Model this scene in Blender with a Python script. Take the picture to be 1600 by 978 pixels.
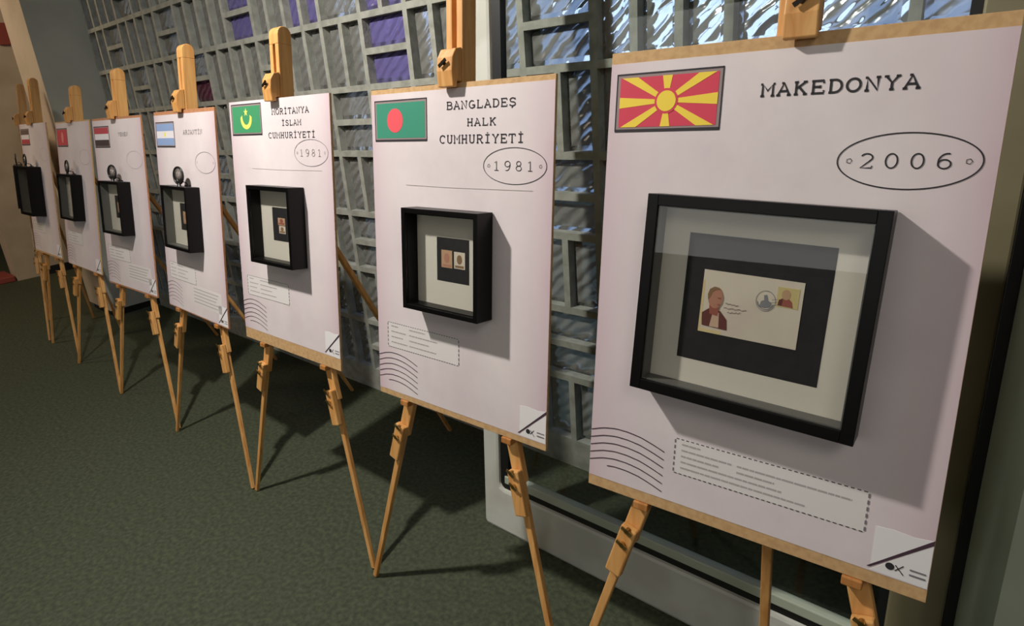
import bpy, bmesh, math, random
from mathutils import Vector, Matrix
random.seed(7)
for o in list(bpy.data.objects): bpy.data.objects.remove(o)
S = bpy.context.scene
COL = S.collection

# ------------------------------------------------------------------ camera
R_ = Vector((0.7684, 0.6358, -0.0734)); U_ = Vector((-0.1449, 0.2838, 0.9478)); F_ = Vector((-0.6234, 0.7178, -0.3102))
cam = bpy.data.cameras.new('camera'); co = bpy.data.objects.new('camera', cam); COL.objects.link(co)
m = Matrix.Identity(4)
F_.normalize(); R_ = (R_ - F_*R_.dot(F_)).normalized(); U_ = R_.cross(F_)
for i in range(3):
    m[i][0] = R_[i]; m[i][1] = U_[i]; m[i][2] = -F_[i]
m[2][3] = 1.245
co.matrix_world = m
cam.sensor_fit = 'HORIZONTAL'; cam.sensor_width = 36.0; cam.lens = 949.51/1600*36
cam.shift_x = 3.52/1600; cam.shift_y = -36.28/1600
cam.clip_start = 0.02
S.camera = co

# ------------------------------------------------------------------ view + lights
S.view_settings.view_transform = 'Standard'; S.view_settings.look = 'None'
S.view_settings.gamma = 1.0; S.view_settings.exposure = 0.0; S.view_settings.use_curve_mapping = False

LAMP_POWER = 168.0
WORLD_STRENGTH = 4.0
def lamp(name, loc, power, color, radius):
    l = bpy.data.lights.new(name, 'POINT'); l.energy = power; l.color = color; l.shadow_soft_size = radius
    o = bpy.data.objects.new(name, l); COL.objects.link(o); o.location = loc; return o
def area(name, loc, target, power, color, sx, sy):
    l = bpy.data.lights.new(name, 'AREA'); l.energy = power; l.color = color; l.shape = 'RECTANGLE'; l.size = sx; l.size_y = sy
    o = bpy.data.objects.new(name, l); COL.objects.link(o); o.location = loc
    o.rotation_euler = (Vector(target)-Vector(loc)).to_track_quat('-Z', 'Y').to_euler(); return o
sl = bpy.data.lights.new('ceiling_spotlight', 'SPOT'); sl.energy = LAMP_POWER*1.05; sl.color = (1.0, 0.955, 0.90); sl.shadow_soft_size = 0.045
sl.spot_size = math.radians(172); sl.spot_blend = 1.0
so = bpy.data.objects.new('ceiling_spotlight', sl); COL.objects.link(so); so.location = (-1.70, 0.06, 2.45)
so.rotation_euler = (Vector((-1.35, 0.85, 0.95))-so.location).to_track_quat('-Z', 'Y').to_euler()
area('left_warm_fill', (-5.1, -0.7, 2.75), (-6.5, 1.2, 0.8), 34.0, (1.0, 0.78, 0.55), 1.2, 0.8)  # added warm fill to brighten the far left end, no real fixture

area('right_fill_light', (1.3, -0.9, 2.75), (-0.1, 0.9, 0.9), 13.0, (1.0, 0.96, 0.88), 0.9, 0.9)  # extra fill to lift the right-hand post, not an actual ceiling lamp

w = bpy.data.worlds.new('world'); S.world = w; w.use_nodes = True
nt = w.node_tree; nt.nodes.clear()
out = nt.nodes.new('ShaderNodeOutputWorld'); bg = nt.nodes.new('ShaderNodeBackground')
tc = nt.nodes.new('ShaderNodeTexCoord'); sp = nt.nodes.new('ShaderNodeSeparateXYZ'); rp = nt.nodes.new('ShaderNodeValToRGB')
nt.links.new(tc.outputs['Generated'], sp.inputs[0]); nt.links.new(sp.outputs['Z'], rp.inputs[0])
e = rp.color_ramp.elements
e[0].position = 0.0; e[0].color = (0.010, 0.012, 0.016, 1)
e[1].position = 1.0; e[1].color = (0.60, 0.72, 0.95, 1)
k = e.new(0.03); k.color = (0.12, 0.15, 0.22, 1)
k = e.new(0.10); k.color = (0.45, 0.56, 0.78, 1)
nt.links.new(rp.outputs[0], bg.inputs[0]); bg.inputs[1].default_value = WORLD_STRENGTH
nt.links.new(bg.outputs[0], out.inputs[0])

# ------------------------------------------------------------------ materials
def srgb(c):
    def f(v):
        v /= 255.0
        return v/12.92 if v <= 0.04045 else ((v+0.055)/1.055)**2.4
    return tuple(f(x) for x in c) + (1,)
def mat(name, col, rough=0.6, noise=None, bump=None, metal=0.0, spec=0.5, coat=0.0):
    """noise = (scale, second colour, low, high, detail); bump = (scale, strength)"""
    m = bpy.data.materials.new(name); m.use_nodes = True; t = m.node_tree; b = t.nodes['Principled BSDF']
    b.inputs['Base Color'].default_value = col; b.inputs['Roughness'].default_value = rough
    b.inputs['Metallic'].default_value = metal; b.inputs['Specular IOR Level'].default_value = spec
    b.inputs['Coat Weight'].default_value = coat
    c = t.nodes.new('ShaderNodeTexCoord')
    if noise:
        n = t.nodes.new('ShaderNodeTexNoise'); n.inputs['Scale'].default_value = noise[0]; n.inputs['Detail'].default_value = noise[4] if len(noise) > 4 else 4
        r = t.nodes.new('ShaderNodeValToRGB'); r.color_ramp.elements[0].position = noise[2]; r.color_ramp.elements[1].position = noise[3]
        r.color_ramp.elements[0].color = col; r.color_ramp.elements[1].color = noise[1]
        t.links.new(c.outputs['Object'], n.inputs['Vector']); t.links.new(n.outputs['Fac'], r.inputs[0]); t.links.new(r.outputs[0], b.inputs['Base Color'])
    if bump:
        n = t.nodes.new('ShaderNodeTexNoise'); n.inputs['Scale'].default_value = bump[0]; n.inputs['Detail'].default_value = 3
        bp = t.nodes.new('ShaderNodeBump'); bp.inputs['Strength'].default_value = bump[1]; bp.inputs['Distance'].default_value = 0.004
        t.links.new(c.outputs['Object'], n.inputs['Vector']); t.links.new(n.outputs['Fac'], bp.inputs['Height']); t.links.new(bp.outputs[0], b.inputs['Normal'])
    return m
def wood(name, c1, c2, rough=0.5):
    m = bpy.data.materials.new(name); m.use_nodes = True; t = m.node_tree; b = t.nodes['Principled BSDF']
    b.inputs['Roughness'].default_value = rough
    c = t.nodes.new('ShaderNodeTexCoord'); mp = t.nodes.new('ShaderNodeMapping'); mp.inputs['Scale'].default_value = (60, 60, 4)
    n = t.nodes.new('ShaderNodeTexNoise'); n.inputs['Scale'].default_value = 1.0; n.inputs['Detail'].default_value = 5; n.inputs['Distortion'].default_value = 0.6
    r = t.nodes.new('ShaderNodeValToRGB'); r.color_ramp.elements[0].position = 0.35; r.color_ramp.elements[1].position = 0.68
    r.color_ramp.elements[0].color = c1; r.color_ramp.elements[1].color = c2
    t.links.new(c.outputs['Object'], mp.inputs[0]); t.links.new(mp.outputs[0], n.inputs['Vector']); t.links.new(n.outputs['Fac'], r.inputs[0]); t.links.new(r.outputs[0], b.inputs['Base Color'])
    bp = t.nodes.new('ShaderNodeBump'); bp.inputs['Strength'].default_value = 0.15; bp.inputs['Distance'].default_value = 0.002
    t.links.new(n.outputs['Fac'], bp.inputs['Height']); t.links.new(bp.outputs[0], b.inputs['Normal'])
    return m
def pane(name, tint=(1, 1, 1, 1), ior=1.45, rough=0.0):
    m = bpy.data.materials.new(name); m.use_nodes = True; t = m.node_tree; t.nodes.clear()
    o = t.nodes.new('ShaderNodeOutputMaterial'); mx = t.nodes.new('ShaderNodeMixShader'); fr = t.nodes.new('ShaderNodeFresnel'); 
    ge = t.nodes.new('ShaderNodeNewGeometry'); mi = t.nodes.new('ShaderNodeMix'); mi.inputs[2].default_value = ior; mi.inputs[3].default_value = 1/ior
    t.links.new(ge.outputs['Backfacing'], mi.inputs[0]); t.links.new(mi.outputs[0], fr.inputs[0])
    tr = t.nodes.new('ShaderNodeBsdfTransparent'); tr.inputs[0].default_value = tint; g = t.nodes.new('ShaderNodeBsdfGlossy'); g.inputs['Roughness'].default_value = rough
    t.links.new(fr.outputs[0], mx.inputs[0]); t.links.new(tr.outputs[0], mx.inputs[1]); t.links.new(g.outputs[0], mx.inputs[2]); t.links.new(mx.outputs[0], o.inputs[0])
    return m
def block_glass(name, body, tint, mixv):
    m = bpy.data.materials.new(name); m.use_nodes = True; t = m.node_tree; t.nodes.clear()
    o = t.nodes.new('ShaderNodeOutputMaterial')
    c = t.nodes.new('ShaderNodeTexCoord')
    mp = t.nodes.new('ShaderNodeMapping'); mp.inputs['Rotation'].default_value = (0, math.radians(38), 0)
    wv = t.nodes.new('ShaderNodeTexWave'); wv.bands_direction = 'Z'; wv.inputs['Scale'].default_value = 9; wv.inputs['Distortion'].default_value = 3.5; wv.inputs['Detail'].default_value = 2; wv.inputs['Detail Scale'].default_value = 1.4
    bp = t.nodes.new('ShaderNodeBump'); bp.inputs['Strength'].default_value = 0.55; bp.inputs['Distance'].default_value = 0.008
    t.links.new(c.outputs['Object'], mp.inputs[0]); t.links.new(mp.outputs[0], wv.inputs['Vector']); t.links.new(wv.outputs['Fac'], bp.inputs['Height'])
    g = t.nodes.new('ShaderNodeBsdfGlass'); g.inputs['Color'].default_value = tint; g.inputs['Roughness'].default_value = 0.06; g.inputs['IOR'].default_value = 1.25
    p = t.nodes.new('ShaderNodeBsdfPrincipled'); p.inputs['Base Color'].default_value = body; p.inputs['Roughness'].default_value = 0.13; p.inputs['Specular IOR Level'].default_value = 1.0
    t.links.new(bp.outputs[0], g.inputs['Normal']); t.links.new(bp.outputs[0], p.inputs['Normal'])
    mx = t.nodes.new('ShaderNodeMixShader'); mx.inputs[0].default_value = mixv
    t.links.new(g.outputs[0], mx.inputs[1]); t.links.new(p.outputs[0], mx.inputs[2]); t.links.new(mx.outputs[0], o.inputs[0])
    return m

M = {}
M['floor'] = mat('floor_covering', srgb((50, 57, 40)), 0.8, noise=(75, srgb((80, 86, 62)), 0.35, 0.75, 10), bump=(260, 0.3))
M['mortar'] = mat('mortar_grey', srgb((164, 164, 153)), 0.85, noise=(25, srgb((142, 143, 132)), 0.4, 0.65), bump=(120, 0.3))
M['glass_block'] = block_glass('block_glass_clear', srgb((150, 150, 144)), (0.80, 0.88, 1.0, 1), 0.60)
M['glass_purple'] = block_glass('block_glass_purple', srgb((112, 104, 158)), (0.62, 0.6, 0.9, 1), 0.8)
M['glass_plum'] = block_glass('block_glass_plum', srgb((92, 48, 66)), (0.70, 0.35, 0.5, 1), 0.75)
M['ceiling'] = mat('ceiling_paint', srgb((96, 94, 88)), 0.9)
M['wall_plain'] = mat('wall_paint_cream', srgb((196, 180, 158)), 0.85, noise=(3, srgb((180, 164, 142)), 0.4, 0.6))
M['wall_dark'] = mat('wall_paint_dark', srgb((62, 60, 56)), 0.85)
M['plinth'] = mat('plinth_black', srgb((22, 22, 22)), 0.6)
M['red'] = mat('kerb_red', srgb((150, 72, 62)), 0.6)
M['white_frame'] = mat('white_lacquer', srgb((205, 206, 196)), 0.35, noise=(6, srgb((192, 192, 180)), 0.45, 0.6))
M['gasket'] = mat('black_rubber', srgb((14, 14, 14)), 0.5)
M['post'] = mat('post_grey_green', srgb((178, 186, 166)), 0.32)
M['pane'] = pane('clear_pane', (0.92, 0.94, 0.93, 1), 1.5)
M['frame_glass'] = pane('frame_pane', (0.95, 0.95, 0.94, 1), 1.5)
M['pine'] = wood('pine_wood', srgb((226, 172, 104)), srgb((200, 138, 72)))
M['pine_dark'] = wood('pine_wood_worn', srgb((196, 136, 74)), srgb((166, 104, 50)))
M['mdf'] = mat('fibreboard', srgb((206, 168, 118)), 0.8, noise=(90, srgb((192, 152, 104)), 0.4, 0.65))
M['mdf_red'] = mat('fibreboard_reddish', srgb((190, 134, 94)), 0.8, noise=(90, srgb((176, 120, 82)), 0.4, 0.65))
M['brass'] = mat('brass', srgb((196, 168, 110)), 0.3, metal=1.0)
M['steel'] = mat('dark_steel', srgb((60, 54, 48)), 0.35, metal=0.9)
M['ink'] = mat('ink_black', srgb((40, 36, 40)), 0.7)
M['ink_grey'] = mat('ink_grey', srgb((122, 114, 118)), 0.7)
M['ink_faint'] = mat('ink_faint', srgb((178, 168, 168)), 0.7)
M['ink_plum'] = mat('ink_plum', srgb((70, 48, 60)), 0.7)
M['label'] = mat('label_paper', srgb((226, 220, 216)), 0.7)
M['curl'] = mat('curl_paper', srgb((236, 232, 230)), 0.7)
M['moulding'] = mat('moulding_black', srgb((8, 7, 7)), 0.38, spec=0.25)
M['inner'] = mat('inner_fillet', srgb((104, 104, 100)), 0.5)
M['mat_white'] = mat('mat_board_white', srgb((234, 228, 214)), 0.8)
M['card_black'] = mat('card_black', srgb((40, 39, 40)), 0.75, noise=(60, srgb((34, 33, 34)), 0.4, 0.6))
M['envelope'] = mat('envelope_paper', srgb((236, 226, 206)), 0.7, noise=(9, srgb((226, 212, 196)), 0.4, 0.65))
M['chrome'] = mat('lens_glass', srgb((128, 118, 112)), 0.12, spec=1.0, coat=1.0)
M['black_plastic'] = mat('black_plastic', srgb((26, 24, 24)), 0.35)
for n_, c_ in dict(f_red=(214, 62, 84), f_yellow=(246, 214, 70), f_green=(52, 140, 112), f_disc=(232, 84, 92), f_green2=(62, 146, 98), f_gold=(232, 226, 104),
                   f_blue=(140, 164, 204), f_white=(232, 226, 228), f_dkred=(186, 74, 82), f_black=(74, 58, 56), f_red6=(206, 78, 82), f_pink6=(228, 140, 136), f_dull=(112, 92, 84),
                   f_rim=(150, 132, 130), skin=(198, 140, 116), skin_dark=(168, 96, 82), suit=(112, 62, 56), hair=(150, 118, 84), shirt=(220, 186, 160), stamp_y=(222, 204, 142), tan=(206, 168, 132), postmark=(140, 142, 146), cream_edge=(236, 214, 160)).items():
    M[n_] = mat('print_'+n_, srgb(c_), 0.7)

def poster_mat(name, c1, c2, c3, seed):
    m = bpy.data.materials.new(name); m.use_nodes = True; t = m.node_tree; b = t.nodes['Principled BSDF']; b.inputs['Roughness'].default_value = 0.55
    b.inputs['Specular IOR Level'].default_value = 0.3
    c = t.nodes.new('ShaderNodeTexCoord'); mp = t.nodes.new('ShaderNodeMapping'); mp.inputs['Location'].default_value = (seed*3.1, 0, seed*1.7)
    n = t.nodes.new('ShaderNodeTexNoise'); n.inputs['Scale'].default_value = 5; n.inputs['Detail'].default_value = 6; n.inputs['Roughness'].default_value = 0.6
    r = t.nodes.new('ShaderNodeValToRGB'); r.color_ramp.elements[0].position = 0.32; r.color_ramp.elements[1].position = 0.72
    r.color_ramp.elements[0].color = c2; r.color_ramp.elements[1].color = c1
    t.links.new(c.outputs['Object'], mp.inputs[0]); t.links.new(mp.outputs[0], n.inputs['Vector']); t.links.new(n.outputs['Fac'], r.inputs[0])
    # printed vignette of aged paper towards the sheet's edges
    s = t.nodes.new('ShaderNodeSeparateXYZ'); t.links.new(c.outputs['Object'], s.inputs[0])
    def mth(op, a, b_=None):
        q = t.nodes.new('ShaderNodeMath'); q.operation = op
        for i, v in enumerate((a, b_)):
            if v is None: continue
            if isinstance(v, (int, float)): q.inputs[i].default_value = v
            else: t.links.new(v, q.inputs[i])
        return q.outputs[0]
    ex = mth('POWER', mth('DIVIDE', mth('ABSOLUTE', s.outputs['X']), 0.25), 5.0)
    fac = mth('MULTIPLY', mth('ADD', ex, 0.0), mth('MULTIPLY', n.outputs['Fac'], 1.3))
    mx = t.nodes.new('ShaderNodeMix'); mx.data_type = 'RGBA'
    t.links.new(fac, mx.inputs[0]); t.links.new(r.outputs[0], mx.inputs[6]); mx.inputs[7].default_value = c3
    t.links.new(mx.outputs[2], b.inputs['Base Color'])
    return m

# ------------------------------------------------------------------ mesh helpers
def link(name, bm, material, parent=None, bevel=0.0, smooth=False):
    me = bpy.data.meshes.new(name); bmesh.ops.recalc_face_normals(bm, faces=bm.faces) if bevel is not None else None
    bm.to_mesh(me); bm.free()
    for mm in (material if isinstance(material, (list, tuple)) else [material]): me.materials.append(mm)
    if smooth: me.polygons.foreach_set('use_smooth', [True]*len(me.polygons))
    o = bpy.data.objects.new(name, me); COL.objects.link(o)
    if parent: o.parent = parent
    if bevel:
        b = o.modifiers.new('bevel', 'BEVEL'); b.width = bevel; b.segments = 2; b.limit_method = 'ANGLE'
    return o
def struct(o): o['kind'] = 'structure'; return o
def thing(name, label, cat, loc, rot=(0, 0, 0), group=None):
    o = bpy.data.objects.new(name, None); COL.objects.link(o); o.location = loc; o.rotation_euler = rot; o.empty_display_size = 0.1
    o['label'] = label; o['category'] = cat
    if group: o['group'] = group
    return o
def box(bm, x0, x1, y0, y1, z0, z1, mi=0):
    v = [bm.verts.new((x, y, z)) for x in (x0, x1) for y in (y0, y1) for z in (z0, z1)]
    for f in ((0, 1, 3, 2), (4, 6, 7, 5), (0, 4, 5, 1), (2, 3, 7, 6), (0, 2, 6, 4), (1, 5, 7, 3)):
        bm.faces.new([v[i] for i in f]).material_index = mi
def bar(bm, p0, p1, w, t, wdir=Vector((0, 1, 0)), w1=None, t1=None):
    """prism from p0 to p1; t is measured along wdir, w across it"""
    p0, p1 = Vector(p0), Vector(p1); d = (p1-p0).normalized(); a = d.cross(wdir).normalized(); b = a.cross(d).normalized()
    w1 = w1 or w; t1 = t1 or t
    A = [bm.verts.new(p0 + a*(sx*w/2) + b*(sy*t/2)) for sx, sy in ((-1, -1), (1, -1), (1, 1), (-1, 1))]
    B = [bm.verts.new(p1 + a*(sx*w1/2) + b*(sy*t1/2)) for sx, sy in ((-1, -1), (1, -1), (1, 1), (-1, 1))]
    bm.faces.new(A[::-1]); bm.faces.new(B)
    for i in range(4): bm.faces.new([A[i], A[(i+1) % 4], B[(i+1) % 4], B[i]])
def tube(bm, pts, r, n=12, closed=False):
    pts = [Vector(p) for p in pts]; rings = []
    for i, p in enumerate(pts):
        a = pts[i-1] if (i or closed) else p; b = pts[(i+1) % len(pts)] if (i < len(pts)-1 or closed) else p
        d = (b-a).normalized(); up = Vector((0, 1, 0)) if abs(d.y) < .9 else Vector((1, 0, 0))
        x = d.cross(up).normalized(); y = d.cross(x).normalized()
        rr = r[i] if isinstance(r, (list, tuple)) else r
        rings.append([bm.verts.new(p + x*rr*math.cos(k*2*math.pi/n) + y*rr*math.sin(k*2*math.pi/n)) for k in range(n)])
    m_ = len(rings)
    for i in range(m_ if closed else m_-1):
        A, B = rings[i], rings[(i+1) % m_]
        for k in range(n): bm.faces.new([A[k], A[(k+1) % n], B[(k+1) % n], B[k]])
    if not closed: bm.faces.new(rings[0][::-1]); bm.faces.new(rings[-1])
def poly(bm, pts, y, mi=0, th=0.0003):
    """flat print / card in the local XZ plane facing -Y, with a real thickness"""
    f = [bm.verts.new((px, y, pz)) for px, pz in pts]; b = [bm.verts.new((px, y+th, pz)) for px, pz in pts]
    bm.faces.new(f).material_index = mi; bm.faces.new(b[::-1]).material_index = mi
    n = len(pts)
    for i in range(n): bm.faces.new([f[i], b[i], b[(i+1) % n], f[(i+1) % n]]).material_index = mi
def rect(bm, x0, x1, z0, z1, y, mi=0, th=0.0003): poly(bm, [(x0, z0), (x1, z0), (x1, z1), (x0, z1)], y, mi, th)
def ell(cx, cz, rx, rz, n=36, a0=0, a1=2*math.pi): return [(cx+rx*math.cos(a0+(a1-a0)*i/n), cz+rz*math.sin(a0+(a1-a0)*i/n)) for i in range(n)]
def stroke(bm, pts, wd, y, mi=0, closed=False):
    n = len(pts)
    L = []; Rr = []
    for i in range(n):
        a = pts[(i-1) % n] if (i or closed) else pts[i]; b = pts[(i+1) % n] if (i < n-1 or closed) else pts[i]
        dx, dz = b[0]-a[0], b[1]-a[1]; l = math.hypot(dx, dz) or 1
        nx, nz = -dz/l*wd/2, dx/l*wd/2
        L.append(bm.verts.new((pts[i][0]+nx, y, pts[i][1]+nz))); Rr.append(bm.verts.new((pts[i][0]-nx, y, pts[i][1]-nz)))
    for i in range(n if closed else n-1):
        j = (i+1) % n; bm.faces.new([L[i], L[j], Rr[j], Rr[i]]).material_index = mi

# typewriter alphabet as strokes on a 4 x 6 cell
def arc(cx, cy, rx, ry, a, b, n=10): return [(cx+rx*math.cos(math.radians(a+(b-a)*i/n)), cy+ry*math.sin(math.radians(a+(b-a)*i/n))) for i in range(n+1)]
def sf(x, y): return [(x-.55, y), (x+.55, y)]
G = {
 'A': [[(.4, 0), (2, 6), (3.6, 0)], [(1, 2), (3, 2)], sf(.5, 0), sf(3.5, 0), [(1.3, 6), (2, 6)]],
 'B': [[(.8, 0), (.8, 6)], [(.3, 6), (2.2, 6)]+arc(2.2, 4.6, 1.2, 1.4, 90, -90)+[(.8, 3.2)], arc(2.3, 1.6, 1.4, 1.6, 90, -90)+[(.3, 0)]],
 'C': [arc(2.1, 3, 1.7, 3, 50, 310, 16), [(3.3, 6), (3.3, 4.4)]],
 'D': [[(.8, 0), (.8, 6)], [(.3, 6), (1.8, 6)]+arc(1.8, 3, 1.8, 3, 90, -90, 14)+[(.3, 0)]],
 'E': [[(.8, 0), (.8, 6)], [(.3, 6), (3.5, 6), (3.5, 4.7)], [(.8, 3.1), (2.6, 3.1)], [(2.6, 3.8), (2.6, 2.4)], [(.3, 0), (3.6, 0), (3.6, 1.4)]],
 'G': [arc(2.1, 3, 1.7, 3, 50, 330, 16), [(2.2, 2.5), (3.9, 2.5)], [(3.6, 2.5), (3.6, .3)]],
 'H': [[(.8, 0), (.8, 6)], [(3.2, 0), (3.2, 6)], [(.8, 3), (3.2, 3)], sf(.8, 0), sf(.8, 6), sf(3.2, 0), sf(3.2, 6)],
 'I': [[(2, 0), (2, 6)], [(.8, 0), (3.2, 0)], [(.8, 6), (3.2, 6)]],
 'J': [[(2.8, 6), (2.8, 1.6)]+arc(1.7, 1.6, 1.1, 1.6, 0, -180), [(1.6, 6), (3.7, 6)]],
 'K': [[(.8, 0), (.8, 6)], [(3.3, 6), (.8, 2.7)], [(1.6, 3.6), (3.4, 0)], sf(.8, 0), sf(.8, 6), sf(3.3, 0), sf(3.2, 6)],
 'L': [[(1, 0), (1, 6)], sf(1, 6), [(.4, 0), (3.6, 0), (3.6, 1.7)]],
 'M': [[(.5, 0), (.5, 6), (2, 2.6), (3.5, 6), (3.5, 0)], sf(.5, 0), sf(3.5, 0), [(-.1, 6), (.5, 6)], [(3.5, 6), (4.1, 6)]],
 'N': [[(.7, 0), (.7, 6), (3.3, 0), (3.3, 6)], sf(.7, 0), sf(3.3, 6), [(.1, 6), (.7, 6)]],
 'O': [arc(2, 3, 1.7, 3, 0, 360, 20)],
 'R': [[(.8, 0), (.8, 6)], [(.3, 6), (2.2, 6)]+arc(2.2, 4.5, 1.2, 1.5, 90, -90)+[(.8, 3)], [(2, 3), (3.5, 0)], sf(.8, 0), sf(3.5, 0)],
 'S': [arc(2, 4.5, 1.4, 1.5, 30, 270, 10)+arc(2, 1.5, 1.5, 1.5, 90, -150, 10), [(3.3, 6), (3.3, 4.6)], [(.6, 0), (.6, 1.4)]],
 'T': [[(2, 0), (2, 6)], [(.3, 4.6), (.3, 6), (3.7, 6), (3.7, 4.6)], sf(2, 0)],
 'U': [[(.8, 6), (.8, 1.5)]+arc(2, 1.5, 1.2, 1.5, 180, 360)+[(3.2, 6)], sf(.8, 6), sf(3.2, 6)],
 'Y': [[(.6, 6), (2, 3), (3.4, 6)], [(2, 3), (2, 0)], sf(2, 0), sf(.6, 6), sf(3.4, 6)],
 '0': [arc(2, 3, 1.5, 3, 0, 360, 20)], '1': [[(.9, 5), (2, 6), (2, 0)], [(.8, 0), (3.2, 0)]],
 '2': [arc(2, 4.4, 1.5, 1.6, 160, -40, 10)+[(.5, 0), (3.5, 0), (3.5, .9)]],
 '6': [arc(2, 1.8, 1.5, 1.8, 90, 450, 16), [(.5, 1.9)]+arc(2.6, 2.6, 2.1, 3.4, 170, 75, 8)],
 '8': [arc(2, 4.5, 1.2, 1.5, 0, 360, 14), arc(2, 1.5, 1.5, 1.5, 0, 360, 14)],
 '9': [arc(2, 4.2, 1.5, 1.8, 0, 360, 16), [(3.5, 4.1)]+arc(1.4, 3.4, 2.1, 3.4, -10, -105, 8)],
}
G['İ'] = G['I'] + [[(1.7, 7.4), (2.3, 7.4)]]
G['Ş'] = G['S'] + [[(2, 0), (2, -.8), (1.5, -1.4)]]
def text(bm, s, cx, zb, width, h, y, wt=0.9, mi=0, fill=0.8):
    adv = width/len(s); sx = adv*fill/4; sz = h/6
    for i, ch in enumerate(s):
        x0 = cx-width/2+adv*(i+.5)-2*sx
        for st in G.get(ch, []): stroke(bm, [(x0+a*sx, zb+b*sz) for a, b in st], wt*sz, y, mi)

# ================================================================== THE ROOM
XL, XR, YF, ZC = -8.6, 2.4, -4.2, 3.1
WALL_Y = 1.475
bm = bmesh.new(); box(bm, XL, XR, YF, 4.0, -0.12, 0.0); struct(link('floor', bm, M['floor']))
bm = bmesh.new(); box(bm, XL, XR, YF, 1.62, ZC, ZC+0.1); box(bm, XL, -4.9, 1.62, 4.0, ZC, ZC+0.1); struct(link('ceiling', bm, M['ceiling']))
bm = bmesh.new(); box(bm, XL, XR, YF-0.12, YF, 0, ZC); struct(link('wall_front', bm, M['wall_dark']))
# added glowing panel on the unseen front wall, for fill and glass reflections
M['front_glow'] = bpy.data.materials.new('front_glow_panel'); M['front_glow'].use_nodes = True
_b = M['front_glow'].node_tree.nodes['Principled BSDF']; _b.inputs['Base Color'].default_value = (.6, .6, .6, 1); _b.inputs['Emission Color'].default_value = (1.0, 0.98, 0.95, 1); _b.inputs['Emission Strength'].default_value = 1.1
W1 = bpy.data.objects.new('glow_panel_1', None); COL.objects.link(W1); W1.location = (-1.6, YF+.02, 1.26); W1['kind'] = 'structure'
bm = bmesh.new(); box(bm, -2.4, 3.4, 0, .01, 0, 1.7); link('pane', bm, M['front_glow'], W1)
bm = bmesh.new()
for xx in (-2.44, 1.9, 3.36): box(bm, xx, xx+.08, -.015, .05, -.06, 1.76)
box(bm, -2.36, 3.36, -.015, .05, -.06, .02); box(bm, -2.36, 3.36, -.015, .05, 1.68, 1.76); link('glow_panel_frame', bm, M['gasket'], W1)
bm = bmesh.new(); box(bm, XR, XR+.12, YF, 1.62, 0, ZC); struct(link('wall_right', bm, M['wall_dark']))

# glass-block wall: cells of 0.24 m, each holding a pair of half blocks, upright or lying
MOD = 0.24; X0 = -1.885; Z0 = 1.295
JA, JB = -11, 8
bmW = bmesh.new(); bmG = bmesh.new()
g = 0.011
rows = []
zlo = Z0-5*MOD   # 0.095
nrow = 11
xa, xb = X0+JA*MOD, X0+(JB+1)*MOD
box(bmW, xa, xb, WALL_Y, WALL_Y+.1, 0.0, zlo+g)
box(bmW, xa, xb, WALL_Y, WALL_Y+.1, zlo+nrow*MOD-g, ZC)
random.seed(3)
def half(x0, x1, z0, z1, mi):
    a = WALL_Y+0.022; b_ = WALL_Y+0.094; s = 0.010
    box_verts = [(x0, a+s, z0), (x1, a+s, z0), (x1, a+s, z1), (x0, a+s, z1), (x0+.015, a, z0+.015), (x1-.015, a, z0+.015), (x1-.015, a, z1-.015), (x0+.015, a, z1-.015), (x0, b_, z0), (x1, b_, z0), (x1, b_, z1), (x0, b_, z1)]
    v = [bmG.verts.new(q) for q in box_verts]
    for f in ((4, 5, 6, 7), (0, 1, 5, 4), (1, 2, 6, 5), (2, 3, 7, 6), (3, 0, 4, 7), (8, 11, 10, 9), (0, 8, 9, 1), (1, 9, 10, 2), (2, 10, 11, 3), (3, 11, 8, 0)):
        bmG.faces.new([v[i] for i in f]).material_index = mi
for r_ in range(nrow):
    za = zlo+r_*MOD; zb = za+MOD; kk = r_-5      # kk = 0 is the row 1.295 .. 1.535
    if r_: box(bmW, xa, xb, WALL_Y, WALL_Y+.1, za-g, za+g)
    for j in range(JA, JB+1):
        x = X0+j*MOD
        lying = (j % 3 == 0) if kk % 2 == 0 else (j % 3 == 2)
        mi = 0
        if kk in (0, 1) and j == 0: mi = 1
        if kk == 1 and j == -4: mi = 1
        if kk == 1 and j == -2: mi = 1
        if r_: pass
        box(bmW, x-g, x+g, WALL_Y, WALL_Y+.1, za+g, zb-g)
        if lying:
            box(bmW, x+g, x+MOD-g, WALL_Y, WALL_Y+.1, za+MOD/2-g, za+MOD/2+g)
            half(x+g, x+MOD-g, za+g, za+MOD/2-g, 2 if (kk == 0 and j == -6) else mi); half(x+g, x+MOD-g, za+MOD/2+g, zb-g, mi)
        else:
            box(bmW, x+MOD/2-g, x+MOD/2+g, WALL_Y, WALL_Y+.1, za+g, zb-g)
            half(x+g, x+MOD/2-g, za+g, zb-g, mi); half(x+MOD/2+g, x+MOD-g, za+g, zb-g, mi)
box(bmW, xb-g, xb+.1, WALL_Y, WALL_Y+.1, zlo, zlo+nrow*MOD)
wb = struct(link('wall_back', bmW, M['mortar']))
gb = link('glass_blocks', bmG, [M['glass_block'], M['glass_purple'], M['glass_plum']], wb); 
gb['label'] = 'translucent ribbed glass blocks, a few of them purple'

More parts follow.
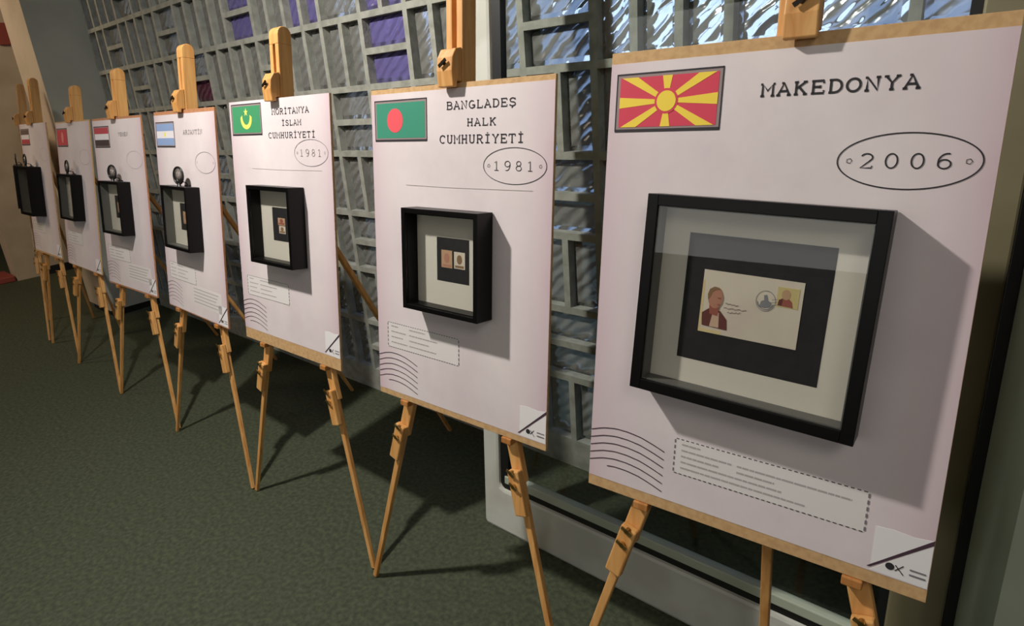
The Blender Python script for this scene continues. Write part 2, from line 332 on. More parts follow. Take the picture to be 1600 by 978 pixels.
# pier at the end of the block wall, and the wall beyond it
bm = bmesh.new(); box(bm, -4.98, -4.56, 1.18, 1.62, 0.045, ZC); 
M['wall_grey'] = mat('wall_paint_grey', srgb((206, 206, 192)), 0.85, noise=(3, srgb((196, 196, 182)), .4, .6))
pr_ = struct(link('wall_pier', bm, [M['wall_plain'], M['wall_grey']]))
for f in pr_.data.polygons:
    if f.normal.x > .5: f.material_index = 1
bm = bmesh.new(); box(bm, -4.96, -4.575, 1.195, 1.60, 0, 0.045); struct(link('baseboard_pier', bm, M['plinth']))
bm = bmesh.new(); box(bm, -6.75, -6.55, 1.09, 3.9, 0, ZC); struct(link('wall_left', bm, M['wall_plain']))
bm = bmesh.new(); box(bm, -6.548, -6.535, 1.30, 3.9, 0, 0.07); struct(link('baseboard_left', bm, M['plinth']))
bm = bmesh.new(); box(bm, -8.6, -8.5, -4.2, 4.0, 0, ZC); struct(link('wall_far', bm, M['wall_dark']))
bm = bmesh.new(); box(bm, -6.9, -6.55, -1.2, 1.08, 0, 0.05); struct(link('trim_1', bm, M['red'], bevel=0.008))
bm = bmesh.new(); box(bm, -4.98, -4.88, 1.62, 4.0, 0, ZC); struct(link('wall_light_block', bm, M['wall_plain']))  # unseen, added to keep outside sky light out of the passage
bm = bmesh.new(); box(bm, -8.5, -4.98, 3.9, 4.0, 0, ZC); struct(link('wall_passage', bm, M['wall_plain']))

# invented glowing panel outdoors that brightens the blocks in front of it
M['lit'] = bpy.data.materials.new('outside_glow_panel'); M['lit'].use_nodes = True
_b = M['lit'].node_tree.nodes['Principled BSDF']; _b.inputs['Emission Color'].default_value = (0.80, 0.88, 1.0, 1); _b.inputs['Emission Strength'].default_value = 9.0
W2 = bpy.data.objects.new('glow_panel_2', None); COL.objects.link(W2); W2.location = (-2.2, 5.0, 1.48); W2['kind'] = 'structure'
bm = bmesh.new(); box(bm, -.75, .75, 0, .02, 0, 1.5); link('pane', bm, M['lit'], W2)
bm = bmesh.new(); box(bm, -.81, -.75, -.03, .05, -.06, 1.56); box(bm, .75, .81, -.03, .05, -.06, 1.56); box(bm, -.75, .75, -.03, .05, -.06, 0); box(bm, -.75, .75, -.03, .05, 1.5, 1.56); box(bm, -.02, .02, -.03, .0, 0, 1.5); link('glow_panel_frame', bm, M['gasket'], W2)

# glazed door leaf with a white frame standing in front of the block wall
DL = bpy.data.objects.new('door_1', None); COL.objects.link(DL); DL.location = (-1.115, 1.085, 0); DL.rotation_euler = (math.radians(-5.2), 0, 0); DL['kind'] = 'structure'
DW, DH, T = 1.118, 2.45, 0.05
bm = bmesh.new()

def plate(bm, pts, y0, y1):
    A = [bm.verts.new((a, y0, b)) for a, b in pts]; B = [bm.verts.new((a, y1, b)) for a, b in pts]; n = len(pts)
    bm.faces.new(A); bm.faces.new(B[::-1])
    for q in range(n): bm.faces.new([A[q], B[q], B[(q+1) % n], A[(q+1) % n]])
plate(bm, [(.012, 0), (DW-.085, 0), (DW-.085, .142), (.078, .142), (.066, .147), (.062, .158), (.062, DH), (0, DH), (0, .012), (.003, .003)], 0, T)
box(bm, .062, DW-.085, 0, T, DH-.1, DH)
link('door_frame', bm, M['white_frame'], DL, bevel=0.010)
bm = bmesh.new(); box(bm, DW-.085, DW, 0, T, 0, DH)
M['olive'] = mat('olive_paint', srgb((148, 140, 108)), 0.5, noise=(4, srgb((134, 126, 96)), .4, .6))
link('door_stile', bm, M['olive'], DL, bevel=0.004)
bm = bmesh.new()
box(bm, .062, .090, .008, .03, .142, DH-.1); box(bm, DW-.101, DW-.085, .008, .03, .142, DH-.1); box(bm, .090, DW-.101, .008, .03, .142, .160)
link('rubber_gasket', bm, M['gasket'], DL)
bm = bmesh.new(); box(bm, .078, DW-.101, .004, .03, .160, .185); link('glazing_bead', bm, M['post'], DL, bevel=.003)
bm = bmesh.new(); box(bm, .070, DW-.093, .018, .024, .150, DH-.1); link('door_glass', bm, M['pane'], DL)
# door jamb: black gap and rounded metal post, wall behind them
bm = bmesh.new(); box(bm, .0035, .030, 1.05, 1.465, 0, ZC); struct(link('trim_2', bm, M['gasket']))
bm = bmesh.new()
pts = [(.018+.045-.045*math.cos(a), 1.04-.05*math.sin(a)) for a in [math.pi*i/20 for i in range(11)]] + [(.20, .99), (.20, 1.3), (.018, 1.3)]
A = [bm.verts.new((x, y, 0)) for x, y in pts]; B = [bm.verts.new((x, y, ZC)) for x, y in pts]
bm.faces.new(A); bm.faces.new(B[::-1])
for i in range(len(pts)): bm.faces.new([A[i], A[(i+1) % len(pts)], B[(i+1) % len(pts)], B[i]])
jb = struct(link('trim_3', bm, M['post'])); 
for i, f in enumerate(jb.data.polygons):
    if abs(f.normal.z) < .5 and f.center.x < .07: f.use_smooth = True
bm = bmesh.new(); box(bm, .20, 2.4, 1.02, 1.3, 0, ZC); struct(link('wall_side', bm, M['olive']))

# ================================================================== THE DISPLAYS
DATA = [
 # x, y, z, yaw, tilt, poster offset, frame(u, v, w, h, depth, roll)
 (-0.268, 0.784, 0.587, -0.055, 0.1725, 0.005, (-0.002, 0.344, 0.3125, 0.3005, 0.045, -0.032)),
 (-0.899, 0.812, 0.563, -0.023, 0.1395, 0.014, (0.002, 0.354, 0.2155, 0.2175, 0.0467, 0)),
 (-1.583, 0.818, 0.564, -0.010, 0.1415, 0.034, (0.012, 0.374, 0.2155, 0.2175, 0.0467, 0)),
 (-2.213, 0.827, 0.560, 0.027, 0.153, 0.004, (-0.004, 0.352, 0.2155, 0.2175, 0.0467, 0)),
 (-2.867, 0.841, 0.556, -0.024, 0.150, 0.007, (-0.011, 0.349, 0.2155, 0.2175, 0.0467, 0)),
 (-3.520, 0.853, 0.563, 0.004, 0.1715, 0.004, (-0.014, 0.351, 0.2155, 0.2175, 0.0467, 0)),
 (-4.130, 0.855, 0.565, 0.0, 0.150, 0.010, (-0.045, 0.352, 0.235, 0.262, 0.062, 0)),
 (-4.665, 0.915, 0.565, 0.245, 0.150, 0.010, (-0.02, 0.350, 0.24, 0.25, 0.050, 0)),
]
FEET = [(-.310, .33), (-.320, .300), (-.296, .338), (-.345, .314), (-.320, .290), (-.316, .312), (-.235, .27), (-.27, .245)]
TOPS = [1.72, 1.75, 1.455, 1.475, 1.450, 1.425, 1.50, 1.50]
REAR = [1.00, 1.055, 1.40, 1.40, 1.40, 1.40, 1.10, 1.10]
ZB = [-.014, 0, 0, 0, 0, 0, 0, 0]; ZT = [.712, .712, .716, .714, .714, .710, .710, .710]; PH = [.690, .688, .682, .698, .698, .700, .700, .700]
CL = [0.026, 0.0, 0.0, 0.0, 0.0, 0.0, 0.0, 0.0]
WHO = ['rightmost poster with the red and yellow sunburst flag', 'poster with the green flag and red disc', 'poster with the green flag and gold crescent', 'poster with the blue and white striped flag',
       'poster with the red, white and black striped flag', 'poster with the plain red flag with a pale crest', 'second last poster at the far left', 'last poster at the far left, seen edge-on']
POSTER = ['pink poster titled MAKEDONYA with a red and yellow sunburst flag, stamped 2006', 'pink poster with a green flag and red disc titled BANGLADEŞ, stamped 1981',
          'pink poster with a green flag and gold crescent, bare board strip below', 'pink poster with a light blue and white striped flag',
          'pink poster with a red, white and black striped flag', 'pink poster with a red flag bearing a pale upright crest', 'pink poster with a flag of dark, white and red bands, second from the far left',
          'pink poster turned edge-on at the far left end of the row']
FRAME = ['large black shadow box frame holding a stamped envelope', 'black shadow box frame with two small stamps on black card', 'black shadow box frame on the poster with the gold crescent flag',
         'black shadow box frame on the blue and white flag poster', 'black shadow box frame on the red, white and black flag poster', 'black shadow box frame on the plain red flag poster',
         'black deep frame on the second last poster at the left', 'black deep frame on the farthest poster, at the left edge of the photo']
def wrld(i, u, n, v):
    x, y, z, yaw, t = DATA[i][:5]
    e1 = Vector((math.cos(yaw), -math.sin(yaw), 0)); bk = Vector((math.sin(yaw), math.cos(yaw), 0))
    vv = bk*math.sin(t)+Vector((0, 0, 1))*math.cos(t); nn = -bk*math.cos(t)+Vector((0, 0, 1))*math.sin(t)
    return Vector((x, y, z))+e1*u+nn*n+vv*v

def make_easel(i):
    x, y, z, yaw, t = DATA[i][:5]
    L0 = z/math.cos(t)
    base = wrld(i, 0, 0, -L0)
    wood_m = M['pine'] if i not in (1, 6, 7) else M['pine']
    E = thing('artist_easel', 'pine tripod easel holding the '+WHO[i], 'easel', base, (-t, 0, -yaw), 'pine easels set out in a row')
    toL = (Matrix.Rotation(-yaw, 3, 'Z') @ Matrix.Rotation(-t, 3, 'X')).inverted()
    loc = lambda P: toL @ (Vector(P)-base)
    ap = L0+0.45                     # apex in local height
    yb = 0.022                       # legs lie just behind the board
    for s, fu in ((-1, FEET[i][0]), (1, FEET[i][1])):
        top = Vector((s*.030+CL[i]*.3, yb, ap)); foot = Vector((fu, yb-.002, 0.006))
        d = (foot-top); P = lambda h: top + d*((ap-h)/(ap-foot.z))
        j1 = L0-.088; j2 = L0-.165
        bm = bmesh.new(); bar(bm, P(ap), P(j1-.012), .030, .016); leg = link('leg', bm, wood_m, E, bevel=.0025)
        bm = bmesh.new(); bar(bm, P(j1+.018)+Vector((0, -.0165, 0)), P(j2)+Vector((0, -.0165, 0)), .030, .016); link('leg_sleeve', bm, M['pine'], leg, bevel=.003)
        bm = bmesh.new(); bar(bm, P(j2+.08)+Vector((0, -.002, 0)), foot, .017, .013, w1=.013, t1=.011); link('leg_extension', bm, wood_m, leg, bevel=.002)
        for hh in (j1+.016, j1-.012):
            c = P(hh)+Vector((0, -.028, 0))
            bm = bmesh.new(); tube(bm, [c+Vector((0, .006, 0)), c+Vector((0, -.004, 0))], .0045, 10); bar(bm, c+Vector((-.010, -.003, .005)), c+Vector((.010, -.003, -.004)), .006, .002)
            link('wing_nut', bm, M['brass'], leg)
        # peg that carries the board
        c = P(L0-.006); bm = bmesh.new(); box(bm, c.x-.013, c.x+.013, -.004, yb-.008, L0-.014+ZB[i], L0-.0005+ZB[i]); link('support_peg', bm, M['pine_dark'], E, bevel=.002)
    # mast with a slot, hidden behind the board below
    top = wrld(i, 0, 0, 0); hz = (TOPS[i]-0)/math.cos(t)
    w_, dp = .044, .040; cx = CL[i]*.5
    bm = bmesh.new(); y0, y1 = .0075, .0075+dp; n = 8
    z_in = ap-.18
    for xa_, xb_ in ((cx-w_/2, cx-.006), (cx+.006, cx+w_/2)): box(bm, xa_, xb_, y0, y1, z_in, hz-.045)
    box(bm, cx-.006, cx+.006, y0+.015, y1, z_in, hz-.045)
    prof = [(y0, hz-.045)]+[((y0+y1)/2-dp/2*math.cos(math.pi*k/n), hz-.02+.02*math.sin(math.pi*k/n)) for k in range(n+1)]+[(y1, hz-.045)]
    A = [bm.verts.new((cx-w_/2, a, b)) for a, b in prof]; B = [bm.verts.new((cx+w_/2, a, b)) for a, b in prof]
    bm.faces.new(A); bm.faces.new(B[::-1])
    for k in range(len(prof)): bm.faces.new([A[k], B[k], B[(k+1) % len(prof)], A[(k+1) % len(prof)]])
    link('mast', bm, wood_m, E, bevel=.0015)
    # sliding clamp block over the top edge of the board
    zt = L0+ZT[i]+.0008
    cb = bmesh.new(); c0 = CL[i]
    pf = [(-.018, zt-.010), (-.022, zt+.020), (-.020, zt+.045), (-.010, zt+.062), (.0065, zt+.066), (.0065, zt+.001), (-.006, zt+.001), (-.006, zt-.010)]
    A = [cb.verts.new((c0-.021, a, b)) for a, b in pf]; B = [cb.verts.new((c0+.021, a, b)) for a, b in pf]
    cb.faces.new(A); cb.faces.new(B[::-1])
    for k in range(len(pf)): cb.faces.new([A[k], B[k], B[(k+1) % len(pf)], A[(k+1) % len(pf)]])
    clamp = link('clamp_block', cb, M['pine'], E, bevel=.002)
    bm = bmesh.new(); tube(bm, [(c0, -.020, zt+.034), (c0, -.028, zt+.034)], .004, 10); bar(bm, (c0-.009, -.027, zt+.028), (c0+.009, -.027, zt+.040), .006, .003); link('clamp_screw', bm, M['steel'], clamp)
    # rear leg
    tp = loc((base.x*0, 0, 0))*0 + Vector((cx, .0075+dp+.010, ap+.02)); ft = loc((x+.004, REAR[i], 0.006))
    bm = bmesh.new(); bar(bm, tp, ft, .022, .015, w1=.016, t1=.012); rl = link('leg', bm, wood_m, E, bevel=.002)
    bm = bmesh.new(); tube(bm, [(cx-.036, y1+.006, ap+.005), (cx+.036, y1+.006, ap+.005)], .004, 10); link('hinge_bolt', bm, M['steel'], E)
    return E

PM = [srgb((234, 224, 222)), srgb((218, 205, 206)), srgb((204, 176, 184))]
def make_board(i):
    x, y, z, yaw, t, po, fr = DATA[i]
    T_ = thing('display_board', POSTER[i], 'poster board', (x, y, z), (-t, 0, -yaw), 'pink stamp exhibition posters')
    bm = bmesh.new(); box(bm, -.25, .25, 0.0006, .0066, ZB[i], ZT[i]); link('backing_board', bm, M['mdf_red'] if i in (3, 4) else M['mdf'], T_, bevel=.0006)
    bm = bmesh.new(); rect(bm, -.2495, .2495, 0, PH[i], 0, 0, .0005)
    pm = poster_mat('poster_print_%d' % i, PM[0], PM[1], PM[2], i)
    P = link('poster_sheet', bm, pm, T_); P.location = (0, 0, po)
    Y = -.0003; Y2 = -.0006; Y3 = -.0009
    # flag
    bm = bmesh.new(); x0, x1, z0, z1 = -.232, -.078, .594, .668
    mats = [M['f_rim'], M['ink'], M['f_white']]
    rect(bm, x0-.006, x1+.006, z0-.006, z1+.006, Y, 0); rect(bm, x0-.006, x1+.006, z0-.0075, z0-.003, Y2, 1); rect(bm, x0-.006, x1+.006, z1+.004, z1+.0065, Y2, 1)
    rect(bm, x0-.0065, x0-.0045, z0-.006, z1+.006, Y2, 1); rect(bm, x1+.0045, x1+.0065, z0-.006, z1+.006, Y2, 1)
    cx, cz = (x0+x1)/2, (z0+z1)/2; hw, hh = (x1-x0)/2, (z1-z0)/2
    if i == 0:
        mats += [M['f_red'], M['f_yellow']]; rect(bm, x0, x1, z0, z1, Y2, 3)
        def ray_(a0, a1, b0, b1): poly(bm, [(cx+a0[0]*hw, cz+a0[1]*hh), (cx+a1[0]*hw, cz+a1[1]*hh), (cx+b1[0]*hw, cz+b1[1]*hh), (cx+b0[0]*hw, cz+b0[1]*hh)], Y3, 4)
        for sx in (-1, 1):
            ray_((sx*.02, .05), (sx*.02, -.05), (sx*1, .22), (sx*1, -.22))
            for sz in (-1, 1): ray_((sx*.0, sz*.10), (sx*.05, sz*-.02), (sx*.62, sz*1), (sx*.96, sz*1))
        for sz in (-1, 1): ray_((-.015, 0), (.015, 0), (-.10, sz*1), (.10, sz*1))
        poly(bm, ell(cx, cz, .0185, .0185, 28), Y3-.0002, 3); poly(bm, ell(cx, cz, .0150, .0150, 28), Y3-.0005, 4)
    elif i == 1:
        mats += [M['f_green'], M['f_disc']]; rect(bm, x0, x1, z0, z1, Y2, 3); poly(bm, ell(cx-.016, cz, .0255, .0255, 32), Y3, 4)
    elif i == 2:
        mats += [M['f_green2'], M['f_gold']]; rect(bm, x0, x1, z0, z1, Y2, 3)
        o_ = [(cx+.031*math.cos(a), cz+.002+.029*math.sin(a)) for a in [math.radians(172+196*k/18) for k in range(19)]]
        i_ = [(cx+.021*math.cos(a), cz+.009+.024*math.sin(a)) for a in [math.radians(368-196*k/18) for k in range(19)]]
        for k in range(18):
            poly(bm, [o_[k], o_[k+1], i_[17-k], i_[18-k]], Y3, 4)
        st = [(cx+(.012 if k % 2 == 0 else .005)*math.sin(math.pi*k/5), cz+.020+(.012 if k % 2 == 0 else .005)*math.cos(math.pi*k/5)) for k in range(10)]
        poly(bm, st, Y3, 4)
    elif i == 3:
        mats += [M['f_blue'], M['f_gold']]; rect(bm, x0, x1, z0, z1, Y2, 2); h3 = (z1-z0)/3
        rect(bm, x0, x1, z0, z0+h3, Y3, 3); rect(bm, x0, x1, z1-h3, z1, Y3, 3); poly(bm, ell(cx, cz, .008, .008, 20), Y3, 4)
    elif i == 4:
        mats += [M['f_dkred'], M['f_black']]; rect(bm, x0, x1, z0, z1, Y2, 2); h3 = (z1-z0)/3
        rect(bm, x0, x1, z1-h3, z1, Y3, 3); rect(bm, x0, x1, z0, z0+h3, Y3, 4)
    elif i == 5:
        mats += [M['f_red6'], M['f_pink6']]; rect(bm, x0, x1, z0, z1, Y2, 3); poly(bm, ell(cx+.005, cz, .017, .026, 24), Y3, 4)
    else:
        mats += [M['f_dkred'], M['f_dull']]; rect(bm, x0, x1, z0, z1, Y2, 2); h3 = (z1-z0)/3
        rect(bm, x0, x1, z1-h3, z1, Y3, 4); rect(bm, x0, x1, z0, z0+h3, Y3, 3)
    link('flag', bm, mats, P)
    # country name
    lines = {0: [('MAKEDONYA', .072, .630, .186, .0155)], 1: [('BANGLADEŞ', .074, .648, .182, .014), ('HALK', .078, .615, .078, .013), ('CUMHURİYETİ', .074, .582, .222, .015)],
             2: [('MORİTANYA', .072, .640, .180, .014), ('İSLAM', .076, .610, .096, .013), ('CUMHURİYETİ', .072, .578, .228, .014)],
             3: [('ARJANTİN', .078, .630, .155, .013)], 4: [('YEMEN', .072, .632, .100, .013)]}.get(i)
    if lines:
        bm = bmesh.new()
        for s_, c_, zb, wd, h_ in lines: text(bm, s_, c_, zb, wd, h_, Y2, 1.15 if i == 0 else 1.0, fill=.86)
        link('country_name', bm, M['ink'] if i < 3 else M['ink_grey'], P)
    # oval year stamp
    bm = bmesh.new(); ec = (.160, .544 if i == 0 else .5385)
    inkm = M['ink'] if i < 2 else M['ink_grey'] if i < 4 else M['ink_faint']
    pts = ell(ec[0], ec[1], .0755, .034, 64)
    stroke(bm, pts, .0013 if i else .0016, Y2, closed=True)
    if i < 4:
        yr = {0: '2006', 1: '1981', 2: '1981', 3: '1981'}[i]
        if i < 3: text(bm, yr, ec[0]-.002, ec[1]-.0085, .108, .0175, Y2, .62 if i == 0 else .5, fill=.62)
        for sx in (-1, 1):
            s5 = ell(ec[0]+sx*.062, ec[1], .0032, .0032, 5); stroke(bm, s5, .0009, Y2, closed=True)
    link('year_stamp', bm, inkm, P)
    # thin printed rule
    if i in (1, 2):
        bm = bmesh.new(); stroke(bm, [(-.140, .494), (.0, .4925), (.205, .494)], .0011, Y2); link('printed_rule', bm, M['ink_faint'], P)
    # wavy cancellation lines at the lower left
    def wv(t_):
        K = [(-.01, 0), (.17, .009), (.34, .0135), (.52, .0135), (.69, .0105), (.85, .0045), (1.01, -.003)]
        for (a0, b0), (a1, b1) in zip(K, K[1:]):
            if t_ <= a1: return b0+(b1-b0)*(t_-a0)/(a1-a0)
    bm = bmesh.new()
    for k in range(6):
        z0_ = .098-.0138*k; pts = []
        for q in range(17):
            s_ = q/16; xx = -.2490+.134*s_
            if k == 5 and s_ < .22: continue
            pts.append((xx, z0_-.015+wv(s_)))
        pts = [(a, max(b, .004)) for a, b in pts]
        stroke(bm, pts, .0017, Y2)
    link('postmark_waves', bm, M['ink_plum'] if i < 3 else M['ink_grey'], P)
    # caption label with dashed edge
    wide = i == 0
    lx0, lx1, lz0, lz1 = (-.098, .172, .052, .110) if wide else (-.214, .016, .111, .171)
    bm = bmesh.new(); rect(bm, lx0, lx1, lz0, lz1, Y, 0)
    n = 34 if wide else 30
    for k in range(n):
        a = lx0+(lx1-lx0)*(k+.15)/n; b_ = lx0+(lx1-lx0)*(k+.75)/n
        stroke(bm, [(a, lz0), (b_, lz0)], .0013, Y2, 1); stroke(bm, [(a, lz1), (b_, lz1)], .0013, Y2, 1)
    for k in range(6):
        a = lz0+(lz1-lz0)*(k+.2)/6; b_ = lz0+(lz1-lz0)*(k+.8)/6
        for xx in (lx0, lx1): stroke(bm, [(xx, a), (xx, b_)], .0026, Y2, 2)
    rnd = random.Random(11+i)
    L_ = lx1-lx0
    rowsT = [(0.04, .15, None, None), (.04, .33, .36, .93), (.04, .26, .36, .56), (.04, .36, .36, .60), (.04, .72, None, None)] if wide else [(.05, .16, .32, .55), (.05, .27, .32, .72), (.05, .23, .32, .60), (.05, .29, .32, .70)]
    for k, rr in enumerate(rowsT):
        zz = lz1-.008-(lz1-lz0-.012)*k/(len(rowsT)-.3)
        for a, b_ in ((rr[0], rr[1]), (rr[2], rr[3])):
            if a is None: continue
            xx = lx0+L_*a
            while xx < lx0+L_*b_:
                wdt = rnd.uniform(.006, .016); stroke(bm, [(xx, zz), (min(xx+wdt, lx0+L_*b_), zz)], .0027, Y2, 3); xx += wdt+.0012
    link('caption_label', bm, [M['label'], M['ink'], M['ink_grey'], M['ink_faint']], P)
    if i in (3, 4):
        bm = bmesh.new(); rect(bm, -.02, .21, .038, .108, Y, 0)
        for k in range(5): stroke(bm, [(-.01, .098-.012*k), (.19-.01*(k % 3), .098-.012*k)], .0028, Y2, 1)
        link('text_panel', bm, [M['label'], M['ink_faint']], P)
    # printed page curl with small emblem, lower right
    bm = bmesh.new()
    poly(bm, [(.184, .006), (.184, .066), (.205, .068), (.228, .066), (.249, .069)], Y, 0)
    poly(bm, [(.184, .002), (.249, .001), (.249, .064), (.192, .010)], Y, 0)
    poly(bm, [(.180, .006), (.184, .006), (.2495, .063), (.2495, .070)], Y2, 1)
    poly(bm, ell(.206, .016, .0052, .0050, 20), Y3, 2); stroke(bm, [(.212, .020), (.222, .009)], .0013, Y3, 2); stroke(bm, [(.212, .012), (.221, .022)], .0013, Y3, 2)
    stroke(bm, [(.228, .020), (.246, .020)], .0022, Y3, 3); stroke(bm, [(.228, .013), (.246, .013)], .0024, Y3, 3)
    link('page_curl', bm, [M['curl'], M['ink_plum'], M['ink'], M['ink_grey']], P)
    return T_

def make_frame(i):
    x, y, z, yaw, t, po, (fu, fv, fw, fh, fd, roll) = DATA[i]
    c = wrld(i, fu, .0012, fv)
    rot = (Matrix.Rotation(-yaw, 3, 'Z') @ Matrix.Rotation(-t, 3, 'X') @ Matrix.Rotation(-roll, 3, 'Y')).to_euler()
    Fm = thing('shadow_box_frame', FRAME[i], 'picture frame', c, rot, 'black shadow box frames hung on the posters')
    b = .0165 if i == 0 else .0105 if i < 6 else .016
    X, Z = fw/2, fh/2
    bm = bmesh.new()
    # moulding: front face, outer sides, inner lip
    for (x0, x1, z0, z1) in ((-X, -X+b, -Z, Z), (X-b, X, -Z, Z), (-X+b, X-b, -Z, -Z+b), (-X+b, X-b, Z-b, Z)):
        box(bm, x0, x1, -fd, 0, z0, z1)
    link('moulding', bm, M['moulding'], Fm, bevel=.0008)
    bm = bmesh.new(); a, c_ = X-b, Z-b; y0, y1 = -fd+.006, -.012; th = .002
    for (x0, x1, z0, z1) in ((-a, -a+th, -c_, c_), (a-th, a, -c_, c_), (-a+th, a-th, -c_, -c_+th), (-a+th, a-th, c_-th, c_)): box(bm, x0, x1, y0, y1, z0, z1)
    link('inner_fillet', bm, M['inner'] if i < 1 else M['moulding'] if i in (1, 2) else M['inner'], Fm)
    bm = bmesh.new(); box(bm, -a, a, -.0115, -.001, -c_, c_); link('mat_board', bm, M['mat_white'], Fm)
    Y = -.0118
    bm = bmesh.new()
    if i == 0: rect(bm, -.098, .100, -.094, .097, Y, 0, .0004)
    else: rect(bm, -.036, .056, -.043, .050, Y, 0, .0004)
    card = link('mounting_card', bm, M['card_black'], Fm)
    bm = bmesh.new(); box(bm, -a+.001, a-.001, -fd+.0035, -fd+.0055, -c_+.001, c_-.001); link('frame_glass', bm, M['frame_glass'], Fm)
    Y -= .0008
    if i == 0:
        bm = bmesh.new(); rect(bm, -.070, .067, -.048, .0455, Y, 0, .0006); rect(bm, -.070, -.0665, -.048, .03, Y-.0002, 1, .0001); rect(bm, -.0665, -.036, -.048, -.0425, Y-.0002, 1, .0001)
        env = link('envelope', bm, [M['envelope'], M['cream_edge']], card)
        def bust(cx_, cz_, s, par, nm):
            bm = bmesh.new(); q = lambda pts: [(cx_+a_*s, cz_+b_*s) for a_, b_ in pts]
            poly(bm, q([(-.9, -2.0), (1.25, -2.1), (1.15, -1.2), (.55, -.55), (-.45, -.45), (-1.0, -.9)]), Y-.0005, 1, .0002)      # coat
            poly(bm, q([(-.25, -2.0), (.55, -2.0), (.45, -.7), (-.05, -.6)]), Y-.0008, 3, .0002)                                # shirt front
            poly(bm, q([(-.35, -.9), (.35, -1.0), (.45, .0), (-.45, .0)]), Y-.0010, 2, .0002)                                    # neck
            poly(bm, q(ell(0.02, .55, .62, .92, 24)), Y-.0012, 0, .0002)                                                          # face
            poly(bm, q([(-.60, .30), (-.66, .8), (-.52, 1.25), (-.15, 1.50), (.28, 1.44), (.42, 1.28), (.05, 1.24), (-.28, 1.0), (-.40, .55)]), Y-.0014, 4, .0002)       # hair
            poly(bm, q([(.2, .62), (.52, .62), (.45, .50), (.22, .52)]), Y-.0016, 2, .0002); poly(bm, q([(.25, .05), (.50, .05), (.45, -.05), (.25, -.05)]), Y-.0016, 2, .0002)
            link(nm, bm, [M['skin'], M['suit'], M['skin_dark'], M['shirt'], M['hair']], par)
        bust(-.0495, -.0035, .0172, card, 'printed_portrait')
        bm = bmesh.new(); rect(bm, .034, .062, .008, .036, Y-.0004, 0, .0004); link('postage_stamp', bm, M['stamp_y'], card)
        bm = bmesh.new()
        poly(bm, [(.036, .010), (.056, .009), (.054, .017), (.048, .022), (.040, .020)], Y-.0006, 1, .0001); poly(bm, ell(.0455, .026, .0058, .0072, 18), Y-.0007, 0, .0001)
        poly(bm, [(.036, .010), (.041, .010), (.042, .020), (.037, .018)], Y-.0008, 2, .0001)
        link('stamp_portrait', bm, [M['tan'], M['skin_dark'], M['suit']], card)
        bm = bmesh.new(); stroke(bm, ell(.020, .013, .0130, .0145, 30), .0007, Y-.0005, closed=True)
        stroke(bm, ell(.020, .013, .0110, .0122, 30, math.radians(190), math.radians(350)), .0012, Y-.0005)
        poly(bm, [(.012, .004), (.014, .012), (.018, .014), (.017, .021), (.021, .022), (.023, .014), (.028, .012), (.027, .005), (.020, .003)], Y-.0005, 0, .0001)
        for k in range(3): stroke(bm, [(.028, .016-.004*k), (.036, .018-.004*k)], .0006, Y-.0005)
        link('postmark', bm, M['postmark'], card)
        bm = bmesh.new()
        for (a0, b0, a1, b1) in ((-.034, .000, -.016, -.001), (-.036, -.007, -.004, -.006), (-.030, -.013, -.012, -.011)):
            stroke(bm, [(a0+(a1-a0)*k/10, b0+(b1-b0)*k/10+.0010*math.sin(k*2.1)) for k in range(11)], .0010, Y-.0005)
        link('handwriting', bm, M['f_rim'], card)
    elif i < 6:
        def stamp(x0, x1, z0, z1, m1, m2):
            bm = bmesh.new(); rect(bm, x0, x1, z0, z1, Y, 0, .0006); poly(bm, ell((x0+x1)/2, (z0+z1)/2+.002, (x1-x0)*.24, (z1-z0)*.28, 16), Y-.0003, 1, .0002)
            rect(bm, x0+.003, x1-.003, z0+.002, z0+.007, Y-.0002, 1, .0001)
            link('postage_stamp', bm, [m1, m2], card)
        if i == 1: stamp(-.022, .009, -.013, .024, M['tan'], M['skin']); stamp(.0145, .045, -.012, .023, M['envelope'], M['hair'])
        elif i == 2: stamp(-.008, .028, .002, .022, M['tan'], M['skin_dark']); stamp(-.004, .028, -.021, .000, M['envelope'], M['hair'])
        elif i in (3, 4): stamp(-.012, .030, -.020, .022, M['tan'], M['skin'])
    return Fm

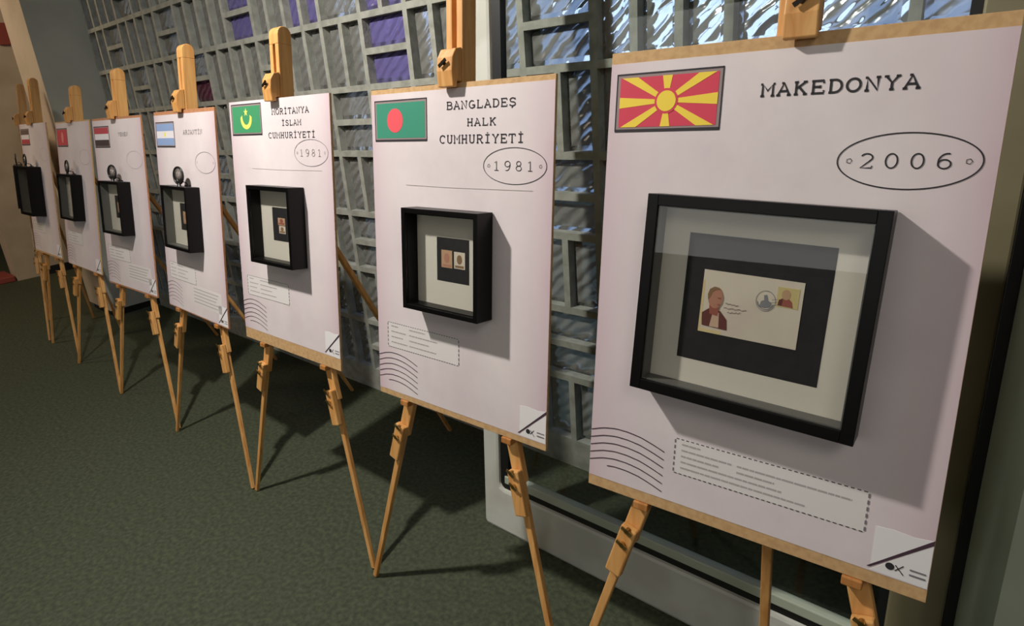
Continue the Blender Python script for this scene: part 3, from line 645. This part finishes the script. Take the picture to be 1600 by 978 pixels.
def make_loupe(i):
    x, y, z, yaw, t, po, (fu, fv, fw, fh, fd, roll) = DATA[i]
    du = {3: .020, 4: .018, 5: .022, 6: .03, 7: .0}[i]
    c = wrld(i, fu+du, .0012, fv+fh/2)
    who = {3: 'blue and white flag poster', 4: 'red, white and black flag poster', 5: 'plain red flag poster', 6: 'second last poster at the left', 7: 'farthest poster at the left edge'}[i]
    Lp = thing('magnifying_glass', 'small magnifying glass on the black frame of the '+who, 'magnifying glass', c, (-t, 0, -yaw+math.radians(14 if i < 5 else 0)), 'magnifying glasses on the frames')
    s = 1.0
    yo = -fd*.72; R0 = .0245
    bm = bmesh.new(); tube(bm, [(R0*math.cos(a), yo, .036+1.15*R0*math.sin(a)) for a in [2*math.pi*k/28 for k in range(28)]], .0032, 8, closed=True); link('rim', bm, M['black_plastic'], Lp, smooth=True)
    bm = bmesh.new(); n = 24
    ctr = [bm.verts.new((0, yo-.006, .036)), bm.verts.new((0, yo+.006, .036))]
    ring = [bm.verts.new((R0*.96*math.cos(2*math.pi*k/n), yo, .036+1.1*R0*math.sin(2*math.pi*k/n))) for k in range(n)]
    for k in range(n):
        bm.faces.new([ctr[0], ring[k], ring[(k+1) % n]]); bm.faces.new([ctr[1], ring[(k+1) % n], ring[k]])
    link('lens', bm, M['chrome'], Lp, smooth=True)
    bm = bmesh.new(); tube(bm, [(0, yo, .008), (0, yo+.002, .012), (.004, yo+.012, .016), (.008, yo+.020, .013), (.010, yo+.024, .0045)], .0026, 8); tube(bm, [(0, yo, .0005), (0, yo, .009)], [.008, .004], 12)
    box(bm, .002, .018, yo+.018, min(yo+.030, -.002), .0006, .005)
    link('arm', bm, M['black_plastic'], Lp, smooth=False)
    return Lp

for i in range(8):
    make_easel(i); make_board(i); make_frame(i)
    if i >= 3: make_loupe(i)

bm = bmesh.new(); box(bm, -6.549, -6.525, 1.47, 1.575, 1.90, 2.07)
wp = link('wall_plate', bm, M['red'], None, bevel=.006)
wp['label'] = 'small dull red plate on the wall, at the top left edge'; wp['category'] = 'sign'
